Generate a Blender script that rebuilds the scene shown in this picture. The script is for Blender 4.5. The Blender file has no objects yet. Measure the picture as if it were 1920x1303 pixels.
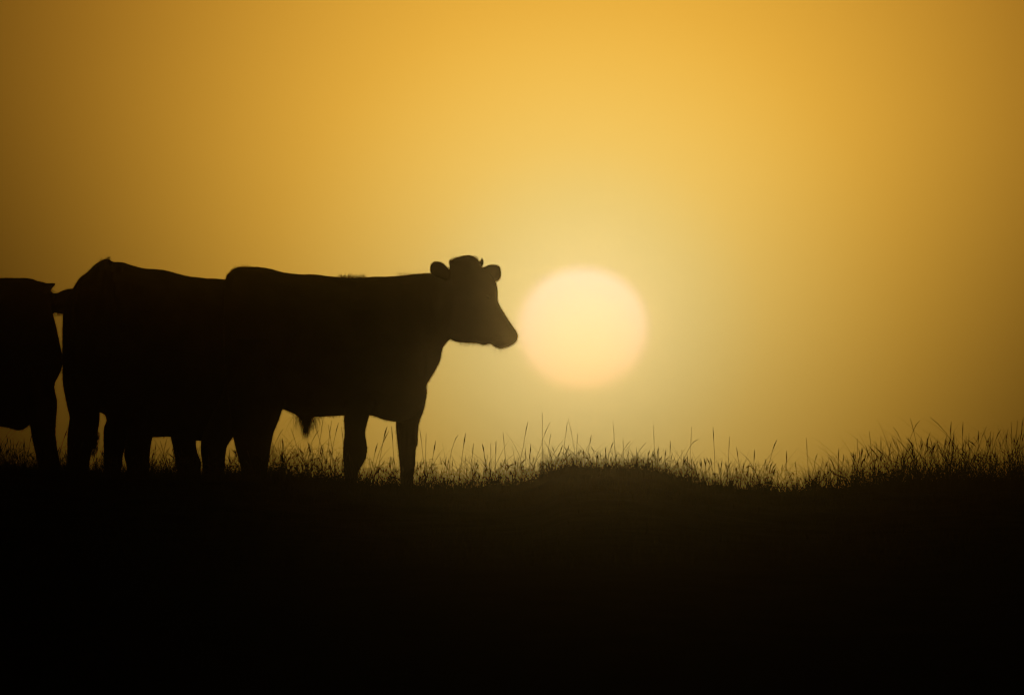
import bpy, bmesh, math, random
import numpy as np
from mathutils import Vector, Matrix, noise as mnoise

random.seed(7)
rng = np.random.default_rng(11)
sc = bpy.context.scene
C = sc.collection
R = math.radians

# ------------------------------------------------------------------ camera
# A long telephoto lens about 94 m down the slope from a low ridge.
DIST, PXM = 94.0, 280.0                 # metres to the ridge, photo pixels per metre there
CAM_Z = -1.5
CX, CY = 960.0, 651.5
AIM_Z = (905 - CY) / PXM                # z at the middle of the picture, on the ridge
PITCH = math.atan2(AIM_Z - CAM_Z, DIST)
cam_d = bpy.data.cameras.new('camera')
cam = bpy.data.objects.new('camera', cam_d)
C.objects.link(cam)
sc.camera = cam
cam.location = (0, -DIST, CAM_Z)
cam.rotation_euler = (R(90) + PITCH, 0, 0)
cam_d.sensor_width = 36
cam_d.lens = 36 * DIST / math.cos(PITCH) / (1920 / PXM)
cam_d.clip_start = 0.5
cam_d.clip_end = 3000
cam_d.dof.use_dof = True
cam_d.dof.focus_distance = DIST
cam_d.dof.aperture_fstop = 4.5

FPX = DIST / math.cos(PITCH) * PXM      # focal length in photo pixels
FWD = Vector((0, math.cos(PITCH), math.sin(PITCH)))
UP = Vector((0, -math.sin(PITCH), math.cos(PITCH)))
RT = Vector((1, 0, 0))


def ray(px, py):
    return (FWD + RT * ((px - CX) / FPX) + UP * ((CY - py) / FPX))


def P(px, py, y=0.0):
    """point at depth y (metres behind the ridge line) seen at photo pixel px, py"""
    d = ray(px, py)
    k = (y + DIST) / d.y
    return Vector((d.x * k, y, CAM_Z + d.z * k))


# ------------------------------------------------------------------ world: hazy golden sky at sunrise
SUN = ray(1093, 615).normalized()
SUN_EL = math.asin(SUN.z)
SUN_AZ = math.atan2(SUN.x, SUN.y)       # clockwise from +Y
EXPO = -5.0
BOOST = 2 ** (-EXPO)

w = bpy.data.worlds.new('World')
sc.world = w
w.use_nodes = True
nt = w.node_tree
nt.nodes.clear()
N = nt.nodes.new
L = nt.links.new


def math_node(op, a, b=None, clamp=False):
    n = N('ShaderNodeMath')
    n.operation = op
    n.use_clamp = clamp
    for i, v in enumerate((a, b)):
        if v is None:
            continue
        if isinstance(v, (int, float)):
            n.inputs[i].default_value = v
        else:
            L(v, n.inputs[i])
    return n.outputs[0]


tc = N('ShaderNodeTexCoord')
sun_right = Vector((math.cos(SUN_AZ), -math.sin(SUN_AZ), 0))
sun_up = sun_right.cross(SUN)


def dot(vec):
    n = N('ShaderNodeVectorMath')
    n.operation = 'DOT_PRODUCT'
    L(tc.outputs['Generated'], n.inputs[0])
    n.inputs[1].default_value = vec
    return n.outputs['Value']


du, dv, dw = dot(sun_right), dot(sun_up), dot(SUN)
DEG = 180 / math.pi
u = math_node('MULTIPLY', math_node('ARCTAN2', du, dw), DEG)      # degrees beside the sun
v = math_node('MULTIPLY', dv, DEG)                               # degrees above the sun
r = math_node('MULTIPLY', math_node('ARCCOSINE', math_node('MINIMUM', dw, 1.0)), DEG)
# more exact small-angle distance from the sun (arccos is coarse near 1)
r2 = math_node('SQRT', math_node('ADD', math_node('MULTIPLY', u, u), math_node('MULTIPLY', v, v)))

SKY_A0, SKY_A1 = 1.66, 0.29
a = math_node('ADD', SKY_A0, math_node('MULTIPLY', v, SKY_A1))
a = math_node('MINIMUM', math_node('MAXIMUM', a, 0.9), 3.2)
ua = math_node('DIVIDE', u, a)
hor = math_node('EXPONENT', math_node('MULTIPLY', math_node('POWER', math_node('ABSOLUTE', ua), 2.2), -1.0))
vv = math_node('DIVIDE', math_node('SUBTRACT', v, 0.74), 1.62)
ver = math_node('MULTIPLY', math_node('EXPONENT', math_node('MULTIPLY', math_node('MULTIPLY', vv, vv), -1.0)), 1.09)
lum = math_node('MULTIPLY', hor, ver)
gate = math_node('GREATER_THAN', dw, 0.0)
lum = math_node('MULTIPLY', lum, gate)
# faint uneven air so that the sky is not perfectly smooth
nz = N('ShaderNodeTexNoise')
mp = N('ShaderNodeMapping')
mp.inputs['Scale'].default_value = (30, 30, 70)
L(tc.outputs['Generated'], mp.inputs['Vector'])
L(mp.outputs[0], nz.inputs['Vector'])
nz.inputs['Scale'].default_value = 1.0
nz.inputs['Detail'].default_value = 3
lum = math_node('MULTIPLY', lum, math_node('ADD', 0.97, math_node('MULTIPLY', nz.outputs['Fac'], 0.06)))

ramp = N('ShaderNodeValToRGB')
ramp.color_ramp.interpolation = 'B_SPLINE'
L(math_node('DIVIDE', r2, 4.0, clamp=True), ramp.inputs[0])
# (degrees from the sun, colour)
SKYCOL = [(0.0, (.48, .42, .24)), (.36, (.69, .56, .21)), (.75, (.82, .52, .105)), (1.35, (.87, .46, .048)),
          (2.4, (.87, .395, .034)), (4.0, (.87, .35, .028))]
cr = ramp.color_ramp
cr.elements[0].position = 0
cr.elements[0].color = (*SKYCOL[0][1], 1)
cr.elements[1].position = 1
cr.elements[1].color = (*SKYCOL[-1][1], 1)
for d, c in SKYCOL[1:-1]:
    e = cr.elements.new(d / 4.0)
    e.color = (*c, 1)
glow = N('ShaderNodeMix')
glow.data_type = 'RGBA'
glow.blend_type = 'MULTIPLY'
glow.inputs['Factor'].default_value = 1
L(ramp.outputs[0], glow.inputs[6])
comb = N('ShaderNodeCombineXYZ')
for i in range(3):
    L(lum, comb.inputs[i])
L(comb.outputs[0], glow.inputs[7])
# the sun's disc, dimmed by the air near the horizon
disc = N('ShaderNodeMapRange')
disc.interpolation_type = 'SMOOTHSTEP'
for k, val in (('From Min', .262), ('From Max', .246), ('To Min', 0), ('To Max', 1)):
    disc.inputs[k].default_value = val
v_sq = math_node('MULTIPLY', v, 1.045)      # refraction flattens the disc a little
r3 = math_node('SQRT', math_node('ADD', math_node('MULTIPLY', math_node('MULTIPLY', u, .95), u), math_node('MULTIPLY', v_sq, v_sq)))
L(r3, disc.inputs['Value'])
dcol = N('ShaderNodeMix')
dcol.data_type = 'RGBA'
L(math_node('ADD', 0.5, math_node('MULTIPLY', v, 1.9), clamp=True), dcol.inputs['Factor'])
dcol.inputs[6].default_value = (.74, .47, .20, 1)
dcol.inputs[7].default_value = (.86, .66, .47, 1)
mixd = N('ShaderNodeMix')
mixd.data_type = 'RGBA'
L(math_node('MULTIPLY', disc.outputs[0], gate), mixd.inputs['Factor'])
L(glow.outputs[2], mixd.inputs[6])
L(dcol.outputs[2], mixd.inputs[7])
bg_glow = N('ShaderNodeBackground')
L(mixd.outputs[2], bg_glow.inputs['Color'])
bg_glow.inputs['Strength'].default_value = BOOST

sky = N('ShaderNodeTexSky')
sky.sky_type = 'NISHITA'
sky.sun_disc = False
sky.sun_elevation = SUN_EL
sky.sun_rotation = SUN_AZ
sky.dust_density = 6
bg_sky = N('ShaderNodeBackground')
L(sky.outputs[0], bg_sky.inputs['Color'])
bg_sky.inputs['Strength'].default_value = 0.02
add = N('ShaderNodeAddShader')
L(bg_glow.outputs[0], add.inputs[0])
L(bg_sky.outputs[0], add.inputs[1])
wo = N('ShaderNodeOutputWorld')
L(add.outputs[0], wo.inputs['Surface'])

# ------------------------------------------------------------------ sun lamp
sl = bpy.data.lights.new('sun', 'SUN')
sl.energy = 0.032
sl.color = (1.0, .69, .25)
sl.angle = R(0.52)
so = bpy.data.objects.new('sun', sl)
C.objects.link(so)
so.rotation_euler = SUN.to_track_quat('Z', 'Y').to_euler()
so.location = (10, 60, 20)

sc.view_settings.view_transform = 'Standard'
sc.view_settings.look = 'None'
sc.view_settings.gamma = 1
sc.view_settings.use_curve_mapping = False
sc.view_settings.exposure = EXPO
sc.cycles.max_bounces = 6
sc.cycles.volume_bounces = 2
sc.cycles.use_denoising = True
sc.cycles.use_adaptive_sampling = False
sc.cycles.pixel_filter_type = 'BLACKMAN_HARRIS'
sc.cycles.filter_width = 1.3


# ------------------------------------------------------------------ materials
def material(name, c1, c2, scale=8.0, rough=0.9, bump=0.0, aniso=(1, 1, 1), spec=0.1):
    m = bpy.data.materials.new(name)
    m.use_nodes = True
    t = m.node_tree
    b = t.nodes['Principled BSDF']
    b.inputs['Roughness'].default_value = rough
    b.inputs['Specular IOR Level'].default_value = spec
    co = t.nodes.new('ShaderNodeTexCoord')
    mpn = t.nodes.new('ShaderNodeMapping')
    mpn.inputs['Scale'].default_value = aniso
    n = t.nodes.new('ShaderNodeTexNoise')
    n.inputs['Scale'].default_value = scale
    n.inputs['Detail'].default_value = 6
    cr_ = t.nodes.new('ShaderNodeValToRGB')
    cr_.color_ramp.elements[0].color = (*c1, 1)
    cr_.color_ramp.elements[1].color = (*c2, 1)
    cr_.color_ramp.elements[0].position = .35
    cr_.color_ramp.elements[1].position = .65
    t.links.new(co.outputs['Object'], mpn.inputs[0])
    t.links.new(mpn.outputs[0], n.inputs['Vector'])
    t.links.new(n.outputs['Fac'], cr_.inputs[0])
    t.links.new(cr_.outputs[0], b.inputs['Base Color'])
    if bump:
        bn = t.nodes.new('ShaderNodeBump')
        bn.inputs['Strength'].default_value = bump
        bn.inputs['Distance'].default_value = .01
        t.links.new(n.outputs['Fac'], bn.inputs['Height'])
        t.links.new(bn.outputs[0], b.inputs['Normal'])
    return m


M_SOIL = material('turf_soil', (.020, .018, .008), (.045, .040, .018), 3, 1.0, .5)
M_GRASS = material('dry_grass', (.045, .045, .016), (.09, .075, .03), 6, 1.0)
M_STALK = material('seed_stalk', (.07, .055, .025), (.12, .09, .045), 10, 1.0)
M_COAT = material('dark_coat', (.018, .012, .008), (.035, .022, .013), 5, .95, .35)
M_HAIR = material('dark_hair', (.018, .012, .008), (.03, .02, .012), 20, 1.0)
M_HORN = material('horn', (.06, .05, .035), (.12, .10, .07), 30, .6)
M_EYE = material('eye', (.006, .004, .003), (.010, .006, .004), 10, .6, spec=.1)


# ------------------------------------------------------------------ helpers
def obj(name, mesh, mat=None, parent=None, smooth=True):
    o = bpy.data.objects.new(name, mesh)
    C.objects.link(o)
    if mat:
        mesh.materials.append(mat)
    if smooth:
        mesh.polygons.foreach_set('use_smooth', [True] * len(mesh.polygons))
    if parent:
        o.parent = parent
        o.location = -parent.location
    return o


def tag(o, label=None, cat=None, group=None, kind=None):
    for k, val in (('label', label), ('category', cat), ('group', group), ('kind', kind)):
        if val:
            o[k] = val
    return o


def mesh_np(name, verts, quads):
    verts = np.asarray(verts, dtype=np.float32)
    quads = np.asarray(quads, dtype=np.int32)
    me = bpy.data.meshes.new(name)
    k = quads.shape[1]
    me.vertices.add(len(verts))
    me.vertices.foreach_set('co', verts.ravel())
    me.loops.add(quads.size)
    me.loops.foreach_set('vertex_index', quads.ravel())
    me.polygons.add(len(quads))
    me.polygons.foreach_set('loop_start', np.arange(len(quads), dtype=np.int32) * k)
    me.update(calc_edges=True)
    me.validate()
    return me


# ------------------------------------------------------------------ terrain
# height of the ridge line, as photo rows at the ridge's distance
HX = [-900, -400, 0, 150, 300, 500, 650, 800, 930, 985, 1015, 1045, 1075, 1120, 1180, 1240, 1310, 1390, 1500, 1600, 1750, 1920, 2300, 3000]
HY = [905, 897, 897, 900, 904, 912, 922, 931, 932, 928, 920, 908, 903, 902, 904, 912, 922, 932, 939, 932, 922, 916, 918, 925]
HY = [y - 9 if 1040 < x < 1260 else y for x, y in zip(HX, HY)]
HXm = np.array([(x - CX) / PXM for x in HX])
HZm = np.array([(905 - y) / PXM for y in HY])


def terrain(x, y):
    x = np.asarray(x, dtype=float)
    y = np.asarray(y, dtype=float)
    xs = [x - .06, x, x + .06]
    h = sum(np.interp(q, HXm, HZm) for q in xs) / 3
    fade = np.exp(-(np.abs(x) / 30) ** 2) * np.exp(-(np.maximum(np.abs(y - 0.5) - 1.5, 0) / 7) ** 2)
    h = h * fade
    # the slope up from the camera, the flat top, the far side falling away
    yn = np.minimum(y + 1.0, 0)
    front = yn * (3.0 / 93.0) - .30 * (1 - np.exp(yn / 3.0)) + .30 * (1 - np.exp(-93 / 3.0)) * (yn / -93.0)
    yb = np.maximum(y - 2.6, 0)
    back = -9.0 * (1 - np.exp(-(yb / 60) ** 1.3))
    hum = .015 * np.sin(x * 3.1 + y * 1.7) * np.sin(y * 2.3 + .5) + .008 * np.sin(x * 9.1 + 2) * np.sin(y * 7.7)
    return h + front + back + hum


def terrain_mesh():
    def axis(fine_lo, fine_hi, step, lo, hi):
        a_ = list(np.arange(fine_lo, fine_hi + 1e-6, step))
        s, p_ = step, fine_hi
        while p_ < hi:
            s *= 1.25
            p_ += s
            a_.append(min(p_, hi))
        s, p_ = step, fine_lo
        while p_ > lo:
            s *= 1.25
            p_ -= s
            a_.insert(0, max(p_, lo))
        return np.array(a_)
    xs = axis(-6, 6, .06, -180, 180)
    ys = axis(-4, 5, .08, -110, 115)
    X, Y = np.meshgrid(xs, ys)
    Z = terrain(X, Y)
    V = np.stack([X, Y, Z], -1).reshape(-1, 3)
    nx, ny = len(xs), len(ys)
    i = np.arange(nx * ny).reshape(ny, nx)
    Q = np.stack([i[:-1, :-1], i[:-1, 1:], i[1:, 1:], i[1:, :-1]], -1).reshape(-1, 4)
    return mesh_np('ground', V, Q)


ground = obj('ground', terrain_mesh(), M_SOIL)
tag(ground, 'dark grassy ridge filling the lower third of the picture', 'ground', kind='structure')


# ------------------------------------------------------------------ grass
def blades(base, height, lean, azim, width, curl, segs=4):
    """base (n,3); height, lean, azim, width, curl (n,): bent tapering strips"""
    n = len(base)
    dirh = np.stack([np.cos(azim), np.sin(azim), np.zeros(n)], -1)
    fa = rng.uniform(0, np.pi, n)
    side = np.stack([np.cos(fa), np.sin(fa), np.zeros(n)], -1)
    vs = []
    pos = base.copy()
    ang = lean.copy()
    for s in range(segs + 1):
        t = s / segs
        wd = width * (1 - t ** 1.6) * .5 + width * .06
        vs.append(pos - side * wd[:, None])
        vs.append(pos + side * wd[:, None])
        st = height / segs
        pos = pos + dirh * (np.sin(ang) * st)[:, None] + np.array([0, 0, 1]) * (np.cos(ang) * st)[:, None]
        ang = ang + curl / segs
    V = np.stack(vs, 1)                                     # n, 2(segs+1), 3
    k = V.shape[1]
    off = (np.arange(n) * k)[:, None, None]
    q = np.array([[2 * s, 2 * s + 1, 2 * s + 3, 2 * s + 2] for s in range(segs)])[None]
    return V.reshape(-1, 3), (off + q).reshape(-1, 4)


def tubes(paths, radii, sides=3):
    """paths (n,m,3), radii (n,m)"""
    n, m = radii.shape
    th = np.arange(sides) / sides * 2 * np.pi
    ring = np.stack([np.cos(th), np.sin(th) * 1.0, np.sin(th) * 0.0], -1)
    tang = np.gradient(paths, axis=1)
    tang /= np.linalg.norm(tang, axis=-1, keepdims=True) + 1e-9
    ref = np.array([0, 1.0, 0.03])
    s1 = np.cross(tang, ref)
    s1 /= np.linalg.norm(s1, axis=-1, keepdims=True) + 1e-9
    s2 = np.cross(tang, s1)
    V = paths[:, :, None] + (s1[:, :, None] * ring[None, None, :, 0:1] + s2[:, :, None] * ring[None, None, :, 1:2]) * radii[:, :, None, None]
    idx = np.arange(n * m * sides).reshape(n, m, sides)
    nxt = np.roll(idx, -1, axis=2)
    Q = np.stack([idx[:, :-1], nxt[:, :-1], nxt[:, 1:], idx[:, 1:]], -1).reshape(-1, 4)
    return V.reshape(-1, 3), Q


def merge(lst):
    vs, qs, o_ = [], [], 0
    for v_, q_ in lst:
        vs.append(v_)
        qs.append(q_ + o_)
        o_ += len(v_)
    return np.concatenate(vs), np.concatenate(qs)


def scatter(n, x0, x1, y0, y1):
    x = rng.uniform(x0, x1, n)
    y = rng.uniform(y0, y1, n)
    return np.stack([x, y, terrain(x, y) - .005], -1)


def clump_factor(x, f, s):
    return .5 + .25 * (np.sin(x * f + s) + np.sin(x * f * 2.37 + s * 1.7))


# height of the standing grass above the turf, along the picture
GX = np.array([-400, 0, 60, 130, 300, 430, 520, 640, 700, 800, 900, 1000, 1060, 1120, 1200, 1300, 1400, 1500, 1560, 1640, 1720, 1800, 1900, 2400])
GH = np.array([.14, .14, .13, .13, .12, .12, .17, .14, .13, .12, .14, .15, .11, .10, .10, .13, .13, .12, .16, .20, .23, .22, .23, .2])
GD = np.array([.06, .065, .065, .065, .065, .07, .085, .075, .065, .06, .06, .07, .06, .055, .05, .05, .05, .05, .055, .06, .065, .06, .06, .06])
GXm = (GX - CX) / PXM


GH = GH * np.where(GX > 1540, 1.42, 1.65)
GD = GD * 1.25


def gh(x):
    return np.interp(x, GXm, GH)


parts = []
# short dense turf over the whole near slope and the ridge
b = scatter(60000, -5, 5, -2.2, 3.2)
n = len(b)
hh = rng.uniform(.025, .075, n) * (.7 + .6 * clump_factor(b[:, 0], 5, b[:, 1] * 2))
parts.append(blades(b, hh, rng.uniform(0, .5, n), rng.uniform(0, 2 * np.pi, n), rng.uniform(.002, .004, n), rng.uniform(-.2, 1.2, n), 3))
b = scatter(15000, -9, 9, -16, -2.2)
n = len(b)
parts.append(blades(b, rng.uniform(.04, .09, n), rng.uniform(0, .5, n), rng.uniform(0, 2 * np.pi, n), rng.uniform(.003, .006, n), rng.uniform(-.2, 1.2, n), 3))
# thick tangled mat along the top of the ridge
b = scatter(70000, -4.6, 4.6, -.8, 1.8)
n = len(b)
mat_h = np.interp(b[:, 0], GXm, GD)
hh = mat_h * rng.uniform(.35, 1.25, n) * (.65 + .7 * clump_factor(b[:, 0], 9.1, b[:, 1] * 3))
parts.append(blades(b, hh, rng.normal(0, .45, n), rng.uniform(0, 2 * np.pi, n), rng.uniform(.003, .006, n), rng.normal(.4, .9, n), 4))
# knee-high mixed blades
NB = 12500
b = scatter(NB, -4.6, 4.6, -.9, 3.4)
G = gh(b[:, 0])
cl = clump_factor(b[:, 0], 6.3, b[:, 1] * 1.3 + 1)
keep = rng.uniform(0, 1, NB) < (.30 + .70 * cl)
b, G, cl = b[keep], G[keep], cl[keep]
n = len(b)
hh = G * (.30 + 1.15 * rng.beta(1.3, 3.6, n)) * (.75 + .5 * cl)
parts.append(blades(b, hh, rng.normal(0, .45, n), rng.uniform(0, 2 * np.pi, n), rng.uniform(.0028, .0058, n), rng.normal(.25, .75, n), 6))
# tussocks: many blades arching out of one root
cx = rng.uniform(-4.5, 4.5, 300)
cy = rng.uniform(-.7, 2.6, 300)
cx = np.concatenate([cx, (rng.uniform(1010, 1250, 40) - CX) / PXM, (rng.uniform(1600, 1920, 30) - CX) / PXM])
cy = np.concatenate([cy, rng.uniform(-.4, .8, 70)])
cnt = rng.integers(12, 42, len(cx))
ox = np.repeat(cx, cnt)
oy = np.repeat(cy, cnt)
n = len(ox)
ox = ox + rng.normal(0, .018, n)
oy = oy + rng.normal(0, .018, n)
b = np.stack([ox, oy, terrain(ox, oy) - .005], -1)
hh = gh(ox) * np.repeat(rng.uniform(.45, 1.3, len(cx)), cnt) * rng.uniform(.4, 1.15, n)
parts.append(blades(b, hh, np.abs(rng.normal(0, .42, n)), rng.uniform(0, 2 * np.pi, n), rng.uniform(.0028, .0055, n), np.abs(rng.normal(.4, .6, n)), 6))
# long arching blades crossing one another
b = scatter(3400, -4.6, 4.6, -.8, 3.0)
n = len(b)
az = rng.choice([0, np.pi], n) + rng.normal(0, .6, n)
parts.append(blades(b, gh(b[:, 0]) * rng.uniform(.9, 2.1, n), rng.uniform(.05, .6, n), az, rng.uniform(.0026, .0044, n), rng.uniform(.5, 2.1, n), 9))
gm = mesh_np('grass', *merge(parts))
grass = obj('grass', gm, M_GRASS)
tag(grass, 'dense turf and grass blades along the ridge', 'grass', kind='stuff')


# taller stalks, many with slim seed heads
def stalk(xb, y, lean, length, curl, az, head, rad=.0011):
    m = 9
    zb = float(terrain(xb, y)) - .01
    p = np.zeros((m, 3))
    p[0] = (xb, y, zb)
    ang = lean
    for i in range(1, m):
        st = length / (m - 1)
        p[i] = p[i - 1] + np.array([math.sin(ang) * math.cos(az), math.sin(ang) * math.sin(az), math.cos(ang)]) * st
        ang += curl / m
    r_ = np.linspace(rad, rad * .55, m)
    if head:
        r_[-3] = rad * .6
        r_[-2] = head
        r_[-1] = rad * .4
        p[-3] = p[-4] + (p[-2] - p[-4]) * .65
    return p, r_


pp, rr = [], []
for i in range(3300):
    px = rng.uniform(-250, 2150)
    g = float(gh((px - CX) / PXM))
    if 120 < px < 440 and rng.random() < .25:
        continue
    y = float(rng.uniform(-.8, 4.5))
    L_ = g * float(rng.choice([rng.uniform(.5, 1.1), rng.uniform(.8, 1.6)])) * (1 if rng.random() < .85 else 1.25)
    L_ = min(L_, 1.3 * g, .42)
    hd = float(rng.choice([0, 0, .002, .003, .0036, .0044]))
    p, r_ = stalk((px - CX) / PXM, y, float(rng.normal(0, .36)), L_, float(rng.normal(.2, .8)),
                  float(rng.choice([0, np.pi]) + rng.normal(0, .5)), hd, float(rng.uniform(.0010, .0019)))
    pp.append(p)
    rr.append(r_)
# stalks one can pick out against the sky: tip pixel, base pixel column, depth, seed head, bend
HERO = [(990, 790, 968, .5, .003, .1), (1017, 773, 1017, 4, .0018, 0), (1031, 792, 990, .3, .0022, .12), (1033, 812, 1020, 1, .002, .1),
        (1065, 782, 1100, 7, .002, -.1), (1064, 790, 1050, 1, .002, .05), (1109, 815, 1098, .5, .003, .1), (943, 810, 952, 1, .002, -.1),
        (1149, 790, 1158, 4, .0018, .1), (1150, 828, 1132, .0, .0038, .1), (1182, 827, 1155, 1, .002, .3), (1211, 830, 1170, .2, .0018, .1),
        (1225, 797, 1232, 6, .0018, .1), (1257, 826, 1255, 2, .0032, 0), (1297, 800, 1288, 5, .002, 0), (1310, 823, 1275, 1, .002, .5),
        (1337, 800, 1342, .5, .003, .1), (1368, 818, 1362, 1, .0022, 0), (1381, 838, 1392, .3, .003, -.1), (1415, 842, 1410, .5, .004, 0),
        (1457, 824, 1430, .3, .0036, .2), (1475, 845, 1474, .1, .004, 0), (1512, 820, 1520, 3, .0022, 0), (1533, 850, 1520, .5, .003, .3),
        (1573, 840, 1570, .5, .0034, 0), (1600, 846, 1606, .5, .004, 0), (1608, 822, 1606, 3, .0018, 0), (1630, 808, 1640, 2, .002, -.1),
        (1707, 784, 1735, .6, .002, -.1), (1725, 788, 1690, .4, .0024, .35), (1744, 782, 1830, .4, .0022, -.2), (1784, 790, 1776, .3, .004, .1),
        (1806, 790, 1802, .6, .0034, .1), (1850, 800, 1810, 3, .0018, .1), (1877, 805, 1850, .3, .0036, .3), (1896, 790, 1902, 1, .002, 0),
        (1908, 788, 1900, 1, .002, 0), (1919, 782, 1905, .8, .003, .1), (1675, 800, 1715, 4, .002, -.3), (1652, 818, 1652, 1, .003, 0),
        (787, 804, 800, .4, .0022, -.1), (799, 811, 796, 1, .0018, 0), (817, 826, 800, .0, .0042, .05), (859, 815, 838, .6, .0022, .4),
        (873, 812, 858, .3, .0042, .1), (888, 831, 880, .4, .003, .1), (904, 831, 916, .1, .0048, -.2), (920, 830, 921, 1, .002, 0),
        (930, 826, 928, 1, .0034, 0), (726, 799, 705, .2, .0048, .2), (729, 808, 690, .3, .003, .15), (734, 799, 742, .4, .003, -.1),
        (635, 792, 615, .4, .0026, .2), (622, 788, 606, 2, .0018, .1), (615, 795, 632, 1.5, .0018, .1), (606, 784, 588, 2, .0016, .05),
        (545, 802, 575, .4, .0016, -.1), (531, 804, 495, .4, .0018, .2), (598, 806, 560, .3, .0022, .2), (585, 782, 622, .5, .0018, -.1),
        (640, 800, 652, .2, .002, -.1), (708, 830, 688, .3, .004, .1), (1083, 812, 1078, .8, .002, 0), (1168, 822, 1172, 2, .0018, 0),
        (127, 803, 100, -.3, .0040, .1), (60, 812, 45, .3, .003, .1), (12, 815, 22, .4, .003, -.1), (30, 840, 28, .1, .003, 0),
        (313, 822, 300, .4, .0018, .2), (300, 826, 318, .4, .0018, .1), (182, 858, 176, -.1, .0028, .4)]
for tx, ty, bx, y, hd, bend in HERO:
    tip = P(tx, ty, y)
    base = P(bx, 905, y)
    zb = float(terrain(base.x, y)) - .01
    m = 9
    t = np.linspace(0, 1, m)
    p = np.zeros((m, 3))
    p[:, 0] = base.x + (tip.x - base.x) * (t ** (1 + abs(bend) * 2))
    p[:, 1] = y + .03 * t
    p[:, 2] = zb + (tip.z - zb) * (1 - (1 - t) ** (1 + abs(bend)))
    rad = .0018
    r_ = np.linspace(rad, rad * .6, m)
    r_[-3:] = (rad * .7, hd, rad * .5)
    p[:-3, :] += rng.normal(0, .0015, (m - 3, 3))
    pp.append(p)
    rr.append(r_)
stalk_m = mesh_np('grass_stalk', *tubes(np.array(pp), np.array(rr), 4))
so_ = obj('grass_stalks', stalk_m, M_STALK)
tag(so_, 'tall thin grass stalks with slim seed heads standing above the turf', 'grass stalks', kind='stuff')

# wispy flowering grass: stems with fine side branches
wp, wr = [], []


def wisp(px, y, H_):
    x = (px - CX) / PXM
    p, r_ = stalk(x, y, float(rng.normal(0, .25)), H_, float(rng.normal(.1, .8)), float(rng.choice([0, np.pi]) + rng.normal(0, .5)), 0, .0011)
    wp.append(p)
    wr.append(r_)
    for k in range(int(rng.integers(10, 18))):
        i = int(rng.integers(3, 9))
        o_ = p[i] if i < 9 else p[8]
        d = rng.normal(0, 1, 3)
        d[2] = abs(d[2]) * .6 + .2
        d /= np.linalg.norm(d)
        ln = float(rng.uniform(.012, .045))
        m = 9
        t = np.linspace(0, 1, m)[:, None]
        q = o_ + d * t * ln + np.array([0, 0, -1]) * (t ** 2) * ln * .35 + rng.normal(0, .0008, (m, 3))
        rr_ = np.full(m, .0008)
        rr_[-2] = .0019
        wp.append(q)
        wr.append(rr_)


for x0, x1, cnt, h0, h1 in ((495, 640, 95, .14, .33), (690, 745, 30, .12, .26), (775, 840, 44, .14, .30), (840, 1000, 40, .12, .24), (1000, 1060, 26, .10, .20),
                            (1060, 1400, 80, .08, .20), (420, 445, 16, .10, .22), (285, 330, 26, .10, .24), (0, 130, 46, .1, .26), (165, 240, 16, .1, .2), (640, 690, 20, .08, .16), (1390, 1910, 130, .14, .30)):
    for i in range(cnt):
        wisp(float(rng.uniform(x0, x1)), float(rng.uniform(-.5, 2.5)), float(rng.uniform(h0, h1)))
wm = mesh_np('wispy_grass', *tubes(np.array(wp), np.array(wr), 3))
tag(obj('wispy_grass', wm, M_STALK), 'wispy flowering grass in loose tufts among the blades', 'grass', kind='stuff')


# ------------------------------------------------------------------ cattle
def loft(bm, sl_, seg=28, sub=4):
    """sl_: slices (ax, ay, bx, by, yc, hw[, e]): the two ends of each slice as photo pixels, its depth and its half width"""
    S = []
    for s in sl_:
        e = s[6] if len(s) > 6 else 2.0
        y = s[4]
        A, B = P(s[0], s[1], y), P(s[2], s[3], y)
        S.append(np.array([A.x, A.z, B.x, B.z, y, s[5], e]))
    S = np.array(S)
    K = len(S)
    out = []
    for i in range(K - 1):
        p0, p1, p2, p3 = S[max(i - 1, 0)], S[i], S[i + 1], S[min(i + 2, K - 1)]
        for j in range(sub):
            t = j / sub
            q = .5 * ((2 * p1) + (-p0 + p2) * t + (2 * p0 - 5 * p1 + 4 * p2 - p3) * t * t + (-p0 + 3 * p1 - 3 * p2 + p3) * t ** 3)
            q[5] = max(q[5], .004)
            out.append(q)
    out.append(S[-1])
    rings = []
    for q in out:
        A, B = np.array([q[0], q[1]]), np.array([q[2], q[3]])
        c, h = (A + B) / 2, (A - B) / 2
        e = q[6]
        ring = []
        for k in range(seg):
            th = 2 * math.pi * k / seg
            cs, sn = math.cos(th), math.sin(th)
            cc = math.copysign(abs(cs) ** (2 / e), cs)
            ss = math.copysign(abs(sn) ** (2 / e), sn)
            p = c + h * cc
            ring.append(bm.verts.new((p[0], q[4] + q[5] * ss, p[1])))
        rings.append(ring)
    for r0, r1 in zip(rings, rings[1:]):
        for k in range(seg):
            bm.faces.new((r0[k], r0[(k + 1) % seg], r1[(k + 1) % seg], r1[k]))
    bm.faces.new(rings[0])
    bm.faces.new(rings[-1][::-1])


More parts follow.
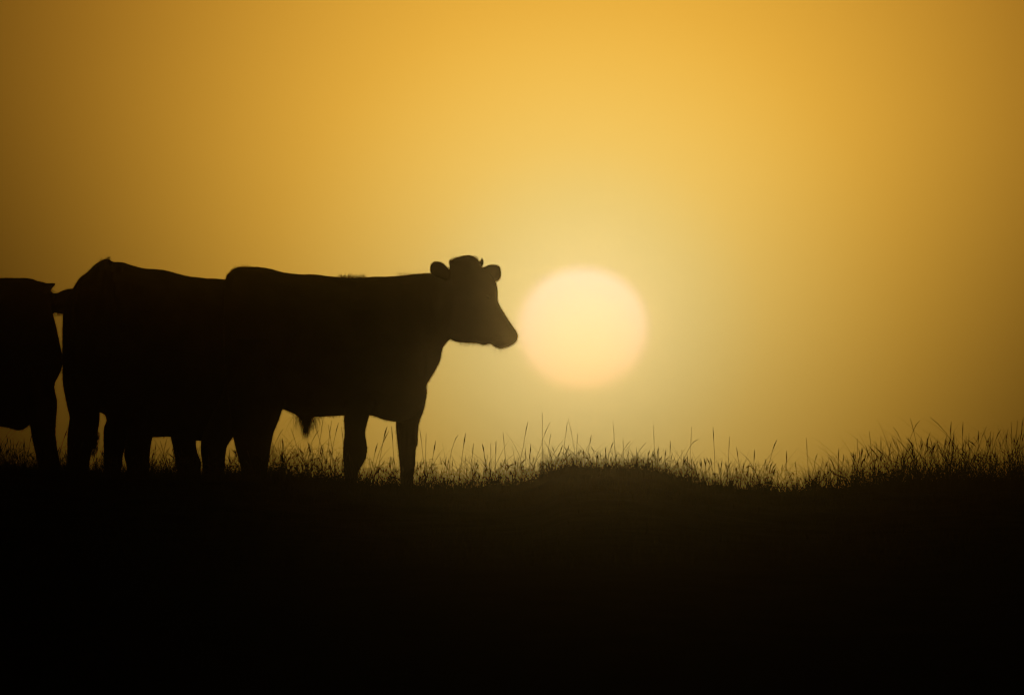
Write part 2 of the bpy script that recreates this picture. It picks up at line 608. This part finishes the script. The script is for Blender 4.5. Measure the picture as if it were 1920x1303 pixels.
def leg(bm, rows, yc, hw, y_top=0.0):
    """rows: (py, x_left, x_right); runs down into the ground as a hoof. yc: depth; y_top: extra depth shift at the top"""
    top, bot = rows[0][0], rows[-1][0]
    sl_ = []
    n_ = len(rows)
    for i, (py, xl, xr) in enumerate(rows):
        f = i / (n_ - 1)
        s = hw * (1.0 - .45 * min(1, f * 1.6))
        if i == 0:
            s *= 1.15
        sl_.append((xl, py, xr, py, yc + y_top * (1 - f) ** 1.5, s, 2.2))
    # hoof on the ground
    xl, xr = rows[-1][1], rows[-1][2]
    gz = float(terrain((.5 * (xl + xr) - CX) / PXM, yc))
    k = (DIST + yc) / DIST
    # row of the ground at this depth
    d = (gz - CAM_Z) / (DIST + yc)
    pyg = CY - FPX * math.tan(math.atan(d) - PITCH)
    last = rows[-1][0]
    if pyg > last + 6:
        mid = pyg - 12
        if mid > last + 3:
            sl_.append((xl + 1, mid, xr - 1, mid, yc, hw * .55, 2.2))
        sl_.append((xl - 1, pyg - 5, xr + 4, pyg - 4, yc, hw * .66, 2.4))
    sl_.append((xl - 2, pyg + 2, xr + 6, pyg + 2, yc, hw * .68, 2.4))
    loft(bm, sl_, 20, 4)


def finish_body(name, bm, parent, voxel=.0095):
    bmesh.ops.recalc_face_normals(bm, faces=bm.faces)
    me = bpy.data.meshes.new('raw')
    bm.to_mesh(me)
    bm.free()
    o = bpy.data.objects.new('raw', me)
    C.objects.link(o)
    md = o.modifiers.new('r', 'REMESH')
    md.mode = 'VOXEL'
    md.voxel_size = voxel
    md2 = o.modifiers.new('s', 'SMOOTH')
    md2.factor = .5
    md2.iterations = 3
    dg = bpy.context.evaluated_depsgraph_get()
    dg.update()
    out = bpy.data.meshes.new_from_object(o.evaluated_get(dg))
    bpy.data.objects.remove(o)
    n_ = len(out.vertices)
    co = np.empty(n_ * 3, dtype=np.float32)
    out.vertices.foreach_get('co', co)
    co = co.reshape(-1, 3)
    no = np.empty(n_ * 3, dtype=np.float32)
    out.vertices.foreach_get('normal', no)
    no = no.reshape(-1, 3)
    # small lumps of coat and muscle
    amp = np.array([mnoise.noise(Vector(c) * 14) * .0022 + mnoise.noise(Vector(c) * 45) * .0013 for c in co.tolist()], dtype=np.float32)
    co += no * amp[:, None]
    out.vertices.foreach_set('co', co.ravel())
    out.update()
    body = obj(name, out, M_COAT, parent)
    return body, co, no


def strands(name, roots, dirs, length, radius, parent, droop=.4, m=4):
    n_ = len(roots)
    t = np.linspace(0, 1, m)[None, :, None]
    d = dirs / (np.linalg.norm(dirs, axis=-1, keepdims=True) + 1e-9)
    ln = length[:, None, None]
    paths = roots[:, None] + d[:, None] * t * ln + np.array([0, 0, -1.0]) * (t ** 2) * ln * droop
    rad = radius[:, None] * np.linspace(1, .25, m)[None]
    V, Q = tubes(paths, rad, 3)
    return obj(name, mesh_np(name, V, Q), M_HAIR, parent, False)


def coat_hair(co, no, parent, count, lo, hi, back=(-1, 0, -.5)):
    idx = rng.integers(0, len(co), count)
    roots, nn = co[idx] - no[idx] * .002, no[idx]
    d = nn * .75 + np.array(back) * .55 + rng.normal(0, .25, (count, 3))
    strands('coat_hair', roots, d, rng.uniform(lo, hi, count), rng.uniform(.0008, .0014, count), parent)


def tuft(name, pts, parent, count, ln, rad=.0011, droop=.5, spread=.4, aim=(0, 0, 1)):
    """hairs rooted around the given points"""
    pts = np.array([list(p) for p in pts])
    i = rng.integers(0, len(pts), count)
    roots = pts[i] + rng.normal(0, .008, (count, 3))
    d = np.array(aim) + rng.normal(0, spread, (count, 3))
    return strands(name, roots, d, rng.uniform(ln * .4, ln, count), rng.uniform(rad * .7, rad * 1.2, count), parent, droop, 6)


def ball(name, c, r_, mat, parent):
    bm = bmesh.new()
    bmesh.ops.create_icosphere(bm, subdivisions=3, radius=r_)
    me = bpy.data.meshes.new(name)
    for v_ in bm.verts:
        v_.co += Vector(c)
    bm.to_mesh(me)
    bm.free()
    return obj(name, me, mat, parent)


def horn(a_, b_, r0, parent, bend=(0, 0, .01)):
    a_, b_, bend = np.array(a_), np.array(b_), np.array(bend)
    t = np.linspace(0, 1, 7)[:, None]
    p = a_ + (b_ - a_) * t + bend * (t * (1 - t)) * 4
    rad = r0 * (1 - np.linspace(0, 1, 7) ** 2) + .0015
    V, Q = tubes(p[None], rad[None], 12)
    return obj('horn', mesh_np('horn', V, Q), M_HORN, parent)


def animal(name, px, y, label, cat):
    x = (px - CX) / PXM
    e = bpy.data.objects.new(name, None)
    C.objects.link(e)
    e.location = (x, y, float(terrain(x, y)))
    e.empty_display_size = .3
    tag(e, label, cat, 'cattle standing in a row on the ridge')
    return e


# ---- the bull in front, head raised beside the sun
A1 = animal('bull', 620, 0, 'bull in full profile, raised head with small horns and round ears beside the sun', 'bull')
bm = bmesh.new()
loft(bm, [(419, 570, 419, 650, 0, .06), (423, 523, 422, 700, 0, .17), (431, 509.5, 430, 725, 0, .22), (442, 502, 441, 742, 0, .25), (463, 500, 463, 755, 0, .275),
          (497, 502, 500, 762, 0, .29), (530, 510, 531, 768, 0, .32), (560, 514, 560, 779, 0, .35), (595, 515, 595, 782, 0, .37), (630, 519, 628, 780, 0, .37),
          (665, 521, 660, 779, 0, .35), (700, 519, 697, 779, 0, .32), (735, 518, 722, 788, 0, .29), (758, 516, 752, 790, 0, .26), (772, 514, 783, 775, 0, .235),
          (783, 513, 800, 742, 0, .21), (790, 513, 800, 722, 0, .19), (797, 512, 815, 698, -.01, .175), (803, 512, 826, 675, -.02, .16),
          (810, 512, 831, 652, -.035, .15), (822, 512, 845, 636, -.05, .14), (840, 512, 852, 634, -.06, .12), (865, 520, 866, 620, -.07, .09)], 36)
# head, turned a little towards the viewer
loft(bm, [(881, 478.5, 868, 479.5, -.03, .022), (888, 480.5, 857, 482.5, -.032, .055), (894, 484.5, 848, 486.5, -.035, .080), (899, 490, 843.5, 490.5, -.04, .098), (902, 499, 842, 503, -.045, .11),
          (916, 512, 838, 525, -.055, .12), (930, 527, 836, 560, -.07, .125), (934, 546, 838, 600, -.09, .13), (934, 562, 845, 636, -.11, .125),
          (940, 576, 867, 643, -.135, .11), (950, 593, 893, 644, -.165, .09), (957, 604, 906, 647.5, -.187, .084), (962, 611, 918, 645, -.20, .08), (967, 618, 928, 651, -.212, .08),
          (971.5, 628, 939, 654, -.225, .075), (971, 636, 949, 652, -.235, .06), (966, 643, 957, 649, -.24, .03)], 28)
# ears: near one behind the poll, far one on the right
loft(bm, [(842, 503, 842, 524, -.13, .030), (836, 497, 835, 525, -.16, .024), (830, 491.5, 826, 523, -.19, .022), (820, 489, 817, 520, -.22, .021), (810, 492, 809, 516, -.245, .017),
          (805.5, 499, 805.5, 511, -.255, .009)], 16)
loft(bm, [(903, 501, 912, 524, .05, .030), (910, 499, 925, 527, .07, .026), (918, 495.5, 934, 529, .09, .024), (926, 495, 940, 519, .11, .021), (934, 497, 940, 508, .125, .014),
          (938, 501, 939.5, 504, .13, .007)], 16)
# sheath
loft(bm, [(548, 768, 600, 768, 0, .07), (556, 780, 590, 780, 0, .05), (566, 790, 582, 789, 0, .030), (571, 800, 578, 800, 0, .018), (573, 808, 576, 808, 0, .008)], 16)
# legs: near fore, far fore, near hind, far hind
leg(bm, [(690, 652, 722), (740, 646, 706), (778, 645, 693), (800, 645, 687), (815, 646, 685), (833, 643.5, 688), (850, 643, 688), (868, 643.5, 682), (884, 645, 672), (902, 646, 668)], -.17, .125, .04)
leg(bm, [(690, 735, 790), (735, 737, 800), (765, 740, 796), (790, 742, 787), (812, 743, 784), (830, 745, 783.5), (842, 746, 780), (868, 749, 779), (890, 750.5, 776), (908, 751, 775)], .15, .12, -.04)
leg(bm, [(640, 426, 540), (700, 424, 545), (745, 427, 538), (770, 430, 529), (790, 433, 522), (805, 435, 516), (820, 437, 511), (838, 441, 508), (855, 445.5, 505.5), (872, 450, 503), (892, 454, 499)], -.17, .15, .03)
leg(bm, [(690, 430, 500), (740, 415, 480), (780, 396, 458), (805, 384, 446), (822, 378, 436), (835, 376, 427), (850, 376.5, 423.5), (866, 378.5, 422), (890, 382, 421)], .17, .13, -.04)
# tail, hanging at the back of the near thigh
loft(bm, [(430, 522, 440, 530, -.02, .03), (420, 560, 432, 560, -.02, .024), (421, 640, 430, 640, -.05, .018), (425, 720, 432, 720, -.09, .015), (434, 780, 440, 780, -.12, .012)], 12)
body, co, no = finish_body('body', bm, A1)
coat_hair(co, no, A1, 24000, .006, .017)
# rough hair: top of the withers, rump, poll, chin, sheath
tuft('withers_hair', [P(x, 522.5, rng.uniform(-.05, .05)) for x in np.linspace(636, 684, 30)], A1, 420, .034, droop=.1, spread=.4)
tuft('crest_hair', [P(x, 516, rng.uniform(-.05, .05)) for x in np.linspace(745, 805, 30)], A1, 240, .016, droop=.2, spread=.5)
tuft('rump_hair', [P(428, 517.5, 0), P(433, 512.5, 0), P(438, 508.5, 0), P(443, 505.5, 0), P(448, 504.5, 0), P(454, 503.5, 0), P(460, 503.5, 0), P(467, 502.5, 0)], A1, 200, .026, droop=.1, spread=.4)
tuft('poll_hair', [P(x, 486, -.03 + rng.uniform(-.05, .05)) for x in np.linspace(850, 894, 20)], A1, 400, .020, droop=.2, spread=.6)
tuft('sheath_tuft', [P(x, yy, rng.uniform(-.02, .02)) for x, yy in ((573, 796), (570, 790), (577, 790), (574, 802), (572, 785), (576, 785), (565, 784), (583, 784))], A1, 620, .060, .0011, droop=.7, spread=.42, aim=(0, 0, -1))
tuft('belly_hair', [P(x, 781, 0) for x in (553, 557, 561, 565, 569, 573, 577, 581, 585, 589, 593, 597)], A1, 150, .085, .0009, droop=1.1, spread=.5, aim=(0, 0, -.25))
tuft('chin_hair', [P(x, 650, -.21) for x in (930, 934, 938, 942, 946, 950)], A1, 26, .050, .0009, droop=.5, spread=.5, aim=(.1, 0, -.8))
tuft('jaw_hair', [P(x, 644 + (x - 880) * .08, -.16) for x in range(862, 922, 5)], A1, 160, .014, .0012, droop=.3, spread=.5, aim=(.1, 0, -1))
horn(P(850, 500, -.11), P(844, 486, -.12), .017, A1, (-.005, 0, 0))
horn(P(896, 499, .04), P(903.5, 483.5, .05), .020, A1, (.010, 0, -.004))
ball('eye', P(915, 556, -.186), .017, M_EYE, A1)
ball('eye', P(924, 555, .012), .017, M_EYE, A1)

# ---- the one in the middle: turned partly away, its forehand behind the bull in front
A2 = animal('cow', 250, 1.15, 'middle one of three cattle, high tufted rump, head hidden behind the bull in profile', 'cow')
bm = bmesh.new()


def yd(px):
    return .80 + (px - 120) / PXM * .62


loft(bm, [(117.5, 620, 117.5, 690, yd(118), .08), (120, 575, 118.5, 720, yd(122), .18), (127, 555, 124, 745, yd(128), .24), (137, 540, 138, 762, yd(140), .28), (150, 520, 152, 768, yd(152), .30),
          (163, 511, 165, 770, yd(165), .31), (178, 496, 180, 772, yd(180), .32), (190, 488, 193, 776, yd(193), .33), (201, 485, 207, 785, yd(205), .335), (213, 491, 222, 795, yd(220), .34),
          (230, 491.5, 240, 805, yd(238), .36), (247, 497, 260, 812, yd(258), .38), (270, 503, 285, 820, yd(282), .40), (310, 506.5, 315, 819, yd(315), .42), (345, 516, 350, 824, yd(350), .40),
          (380, 521, 385, 827, yd(385), .36), (415, 523, 425, 819, yd(425), .31), (445, 528, 450, 790, yd(450), .26), (470, 540, 475, 750, yd(475), .21), (495, 555, 495, 715, yd(495), .17),
          (515, 565, 510, 690, yd(515), .14)], 36)
loft(bm, [(500, 560, 490, 600, yd(500), .07), (520, 556, 498, 640, yd(505), .11), (535, 570, 510, 680, yd(512), .12), (545, 600, 520, 690, yd(530), .11), (560, 630, 535, 700, yd(550), .085),
          (568, 655, 548, 705, yd(565), .075), (566, 675, 555, 705, yd(570), .05)], 24)
loft(bm, [(500, 565, 505, 590, yd(500) - .12, .02), (485, 560, 487, 588, yd(485) - .22, .02), (472, 566, 473, 580, yd(475) - .28, .01)], 14)
loft(bm, [(520, 565, 525, 590, yd(520) + .1, .02), (538, 560, 540, 586, yd(530) + .18, .02), (550, 566, 550, 578, yd(540) + .22, .01)], 14)
leg(bm, [(620, 120, 215), (680, 118, 210), (715, 118.5, 205), (740, 121, 196), (765, 126.5, 188), (783, 130.5, 187), (795, 129, 186), (806, 127, 184), (830, 126, 180), (850, 126, 171), (872, 127, 167), (892, 129, 164)], yd(150) - .12, .16, .05)
leg(bm, [(700, 185, 280), (745, 190, 262), (772, 195, 248), (788, 199.5, 242), (800, 195, 239), (815, 194, 237), (835, 194, 235), (853, 194, 231), (870, 194, 229.5), (890, 195, 226)], yd(190) + .20, .15, -.05)
leg(bm, [(740, 235, 300), (790, 235, 295), (822, 235, 285.5), (838, 234, 282.5), (853, 232, 281.5), (866, 235, 280.5), (880, 238, 279.5), (892, 240, 279)], yd(280) - .20, .12, .04)
leg(bm, [(740, 310, 378), (790, 315, 372), (820, 320, 368), (835, 323.5, 368), (850, 326, 370.5), (866, 329, 377), (885, 332, 376)], yd(330) + .22, .12, -.04)
# tail down the rump, swung forward to the inside of the near hind leg
loft(bm, [(140, 540, 152, 530, yd(140) - .2, .03), (128, 580, 142, 580, yd(130) - .26, .026), (128, 660, 140, 660, yd(130) - .28, .022), (140, 730, 152, 730, yd(140) - .30, .019), (164, 780, 175, 780, yd(150) - .30, .017),
          (174, 812, 183, 812, yd(150) - .30, .015), (176, 830, 182, 830, yd(150) - .30, .010)], 12)
body, co, no = finish_body('body', bm, A2)
coat_hair(co, no, A2, 18000, .006, .017)
tuft('rump_hair', [P(x, y_, yd(195)) for x, y_ in ((203, 486), (201, 487), (190, 489), (204, 487))], A2, 120, .018, droop=.1, spread=.3)
tuft('tail_switch', [P(x, y_, yd(150) - .30) for x, y_ in ((181, 812), (182, 818), (180, 828), (178, 838), (175, 846), (177, 834))], A2, 500, .03, .0012, droop=.4, spread=.35, aim=(0, 0, -1))
horn(P(508, 558, yd(500) - .08), P(504, 545, yd(500) - .1), .016, A2)
horn(P(520, 558, yd(500) + .06), P(527, 546, yd(500) + .08), .016, A2)

# ---- the one at the left edge, nose at the middle one's rump
A3 = animal('cow', -80, 1.62, 'dark cow cut off by the left edge, its muzzle against the rump ahead', 'cow')
YL = 1.62
bm = bmesh.new()
loft(bm, [(-300, 570, -300, 650, YL, .06), (-296, 525, -296, 700, YL, .18), (-280, 505, -280, 745, YL, .25), (-255, 500, -255, 760, YL, .28), (-220, 506, -220, 770, YL, .30),
          (-170, 515, -170, 782, YL, .35), (-120, 518, -120, 790, YL, .37), (-60, 521, -60, 796, YL, .36), (-20, 521, -20, 799, YL, .33), (15, 521, 12, 801, YL, .31),
          (35, 521, 36, 807, YL, .28), (48, 521, 58, 795, YL, .25), (55, 522, 86, 765, YL, .22), (60, 523, 101, 735, YL, .20), (64, 524, 102, 720, YL, .185),
          (68, 526, 111, 703, YL, .17), (72, 527, 118, 680, YL, .155), (77, 528, 113, 648, YL, .145), (83, 529.5, 106, 618, YL, .135), (90, 533, 98, 589, YL, .125),
          (97, 548, 104, 587, YL, .11), (108, 549, 110, 588, YL, .10), (119, 544, 120, 589, YL, .095), (137, 541, 137, 590, YL, .09), (165, 545, 160, 592, YL, .085),
          (190, 552, 183, 592, YL, .08), (205, 560, 202, 588, YL, .06), (210, 570, 209, 580, YL, .03)], 32)
loft(bm, [(82, 529, 84, 545, YL - .11, .03), (92, 530, 92, 549, YL - .13, .024), (100, 529, 98, 541, YL - .15, .018), (104.5, 529.5, 104, 535, YL - .165, .008)], 14)
loft(bm, [(80, 530, 84, 545, YL + .11, .03), (88, 532, 90, 547, YL + .16, .022), (94, 536, 95, 542, YL + .20, .008)], 14)
FL = [(690, 40, 108), (722, 45, 102), (735, 48, 103.5), (752, 50, 107), (770, 52, 107), (790, 54.5, 105.5), (805, 57, 104.5), (822, 60, 105), (838, 64, 107), (855, 68, 110.5), (872, 71, 113.5), (886, 74, 116)]
leg(bm, FL, YL - .16, .12, .04)
leg(bm, [(a_, b_ + 2, c_ - 3) for a_, b_, c_ in FL], YL + .17, .115, -.04)
for dx, yy in ((-270, -.17), (-235, .17)):
    leg(bm, [(640, dx - 20, dx + 80), (700, dx - 22, dx + 75), (760, dx - 15, dx + 60), (800, dx - 8, dx + 42), (830, dx - 2, dx + 36), (860, dx + 2, dx + 34), (886, dx + 4, dx + 34)], YL + yy, .15, -.03 * (1 if yy > 0 else -1))
loft(bm, [(-290, 522, -280, 530, YL, .03), (-305, 560, -294, 560, YL, .025), (-306, 660, -297, 660, YL, .018), (-302, 770, -294, 770, YL, .014)], 12)
body, co, no = finish_body('body', bm, A3)
coat_hair(co, no, A3, 18000, .006, .017)
tuft('brow_hair', [P(x, 543, YL) for x in (126, 129, 132)], A3, 20, .022, droop=.2, spread=.4, aim=(.6, 0, .6))
tuft('ear_hair', [P(x, 546, YL - .12) for x in (93, 95, 97)], A3, 30, .028, droop=.2, spread=.4, aim=(.8, 0, -.2))
tuft('chin_hair', [P(x, 588, YL) for x in range(100, 122, 2)], A3, 110, .016, droop=.3, spread=.4, aim=(.2, 0, -1))
ball('eye', P(100, 557, YL - .105), .018, M_EYE, A3)
ball('eye', P(100, 557, YL + .105), .018, M_EYE, A3)

# ------------------------------------------------------------------ morning haze: one closed box of even, strongly forward-scattering air
lo = Vector((-190, -118, -14.0))
hi = Vector((190, 122, 6.0))
bm = bmesh.new()
bmesh.ops.create_cube(bm, size=1)
for v_ in bm.verts:
    v_.co = Vector([(lo[i] + hi[i]) / 2 + v_.co[i] * (hi[i] - lo[i]) for i in range(3)])
me = bpy.data.meshes.new('haze')
bm.to_mesh(me)
bm.free()
hm = bpy.data.materials.new('haze')
hm.use_nodes = True
t = hm.node_tree
t.nodes.clear()
pv = t.nodes.new('ShaderNodeVolumePrincipled')
pv.inputs['Color'].default_value = (1.0, .86, .58, 1)
pv.inputs['Density'].default_value = .0006
pv.inputs['Anisotropy'].default_value = .9952
ou = t.nodes.new('ShaderNodeOutputMaterial')
t.links.new(pv.outputs[0], ou.inputs['Volume'])
tag(obj('haze', me, hm, smooth=False), 'golden morning haze in the air round the ridge', 'haze', kind='stuff')
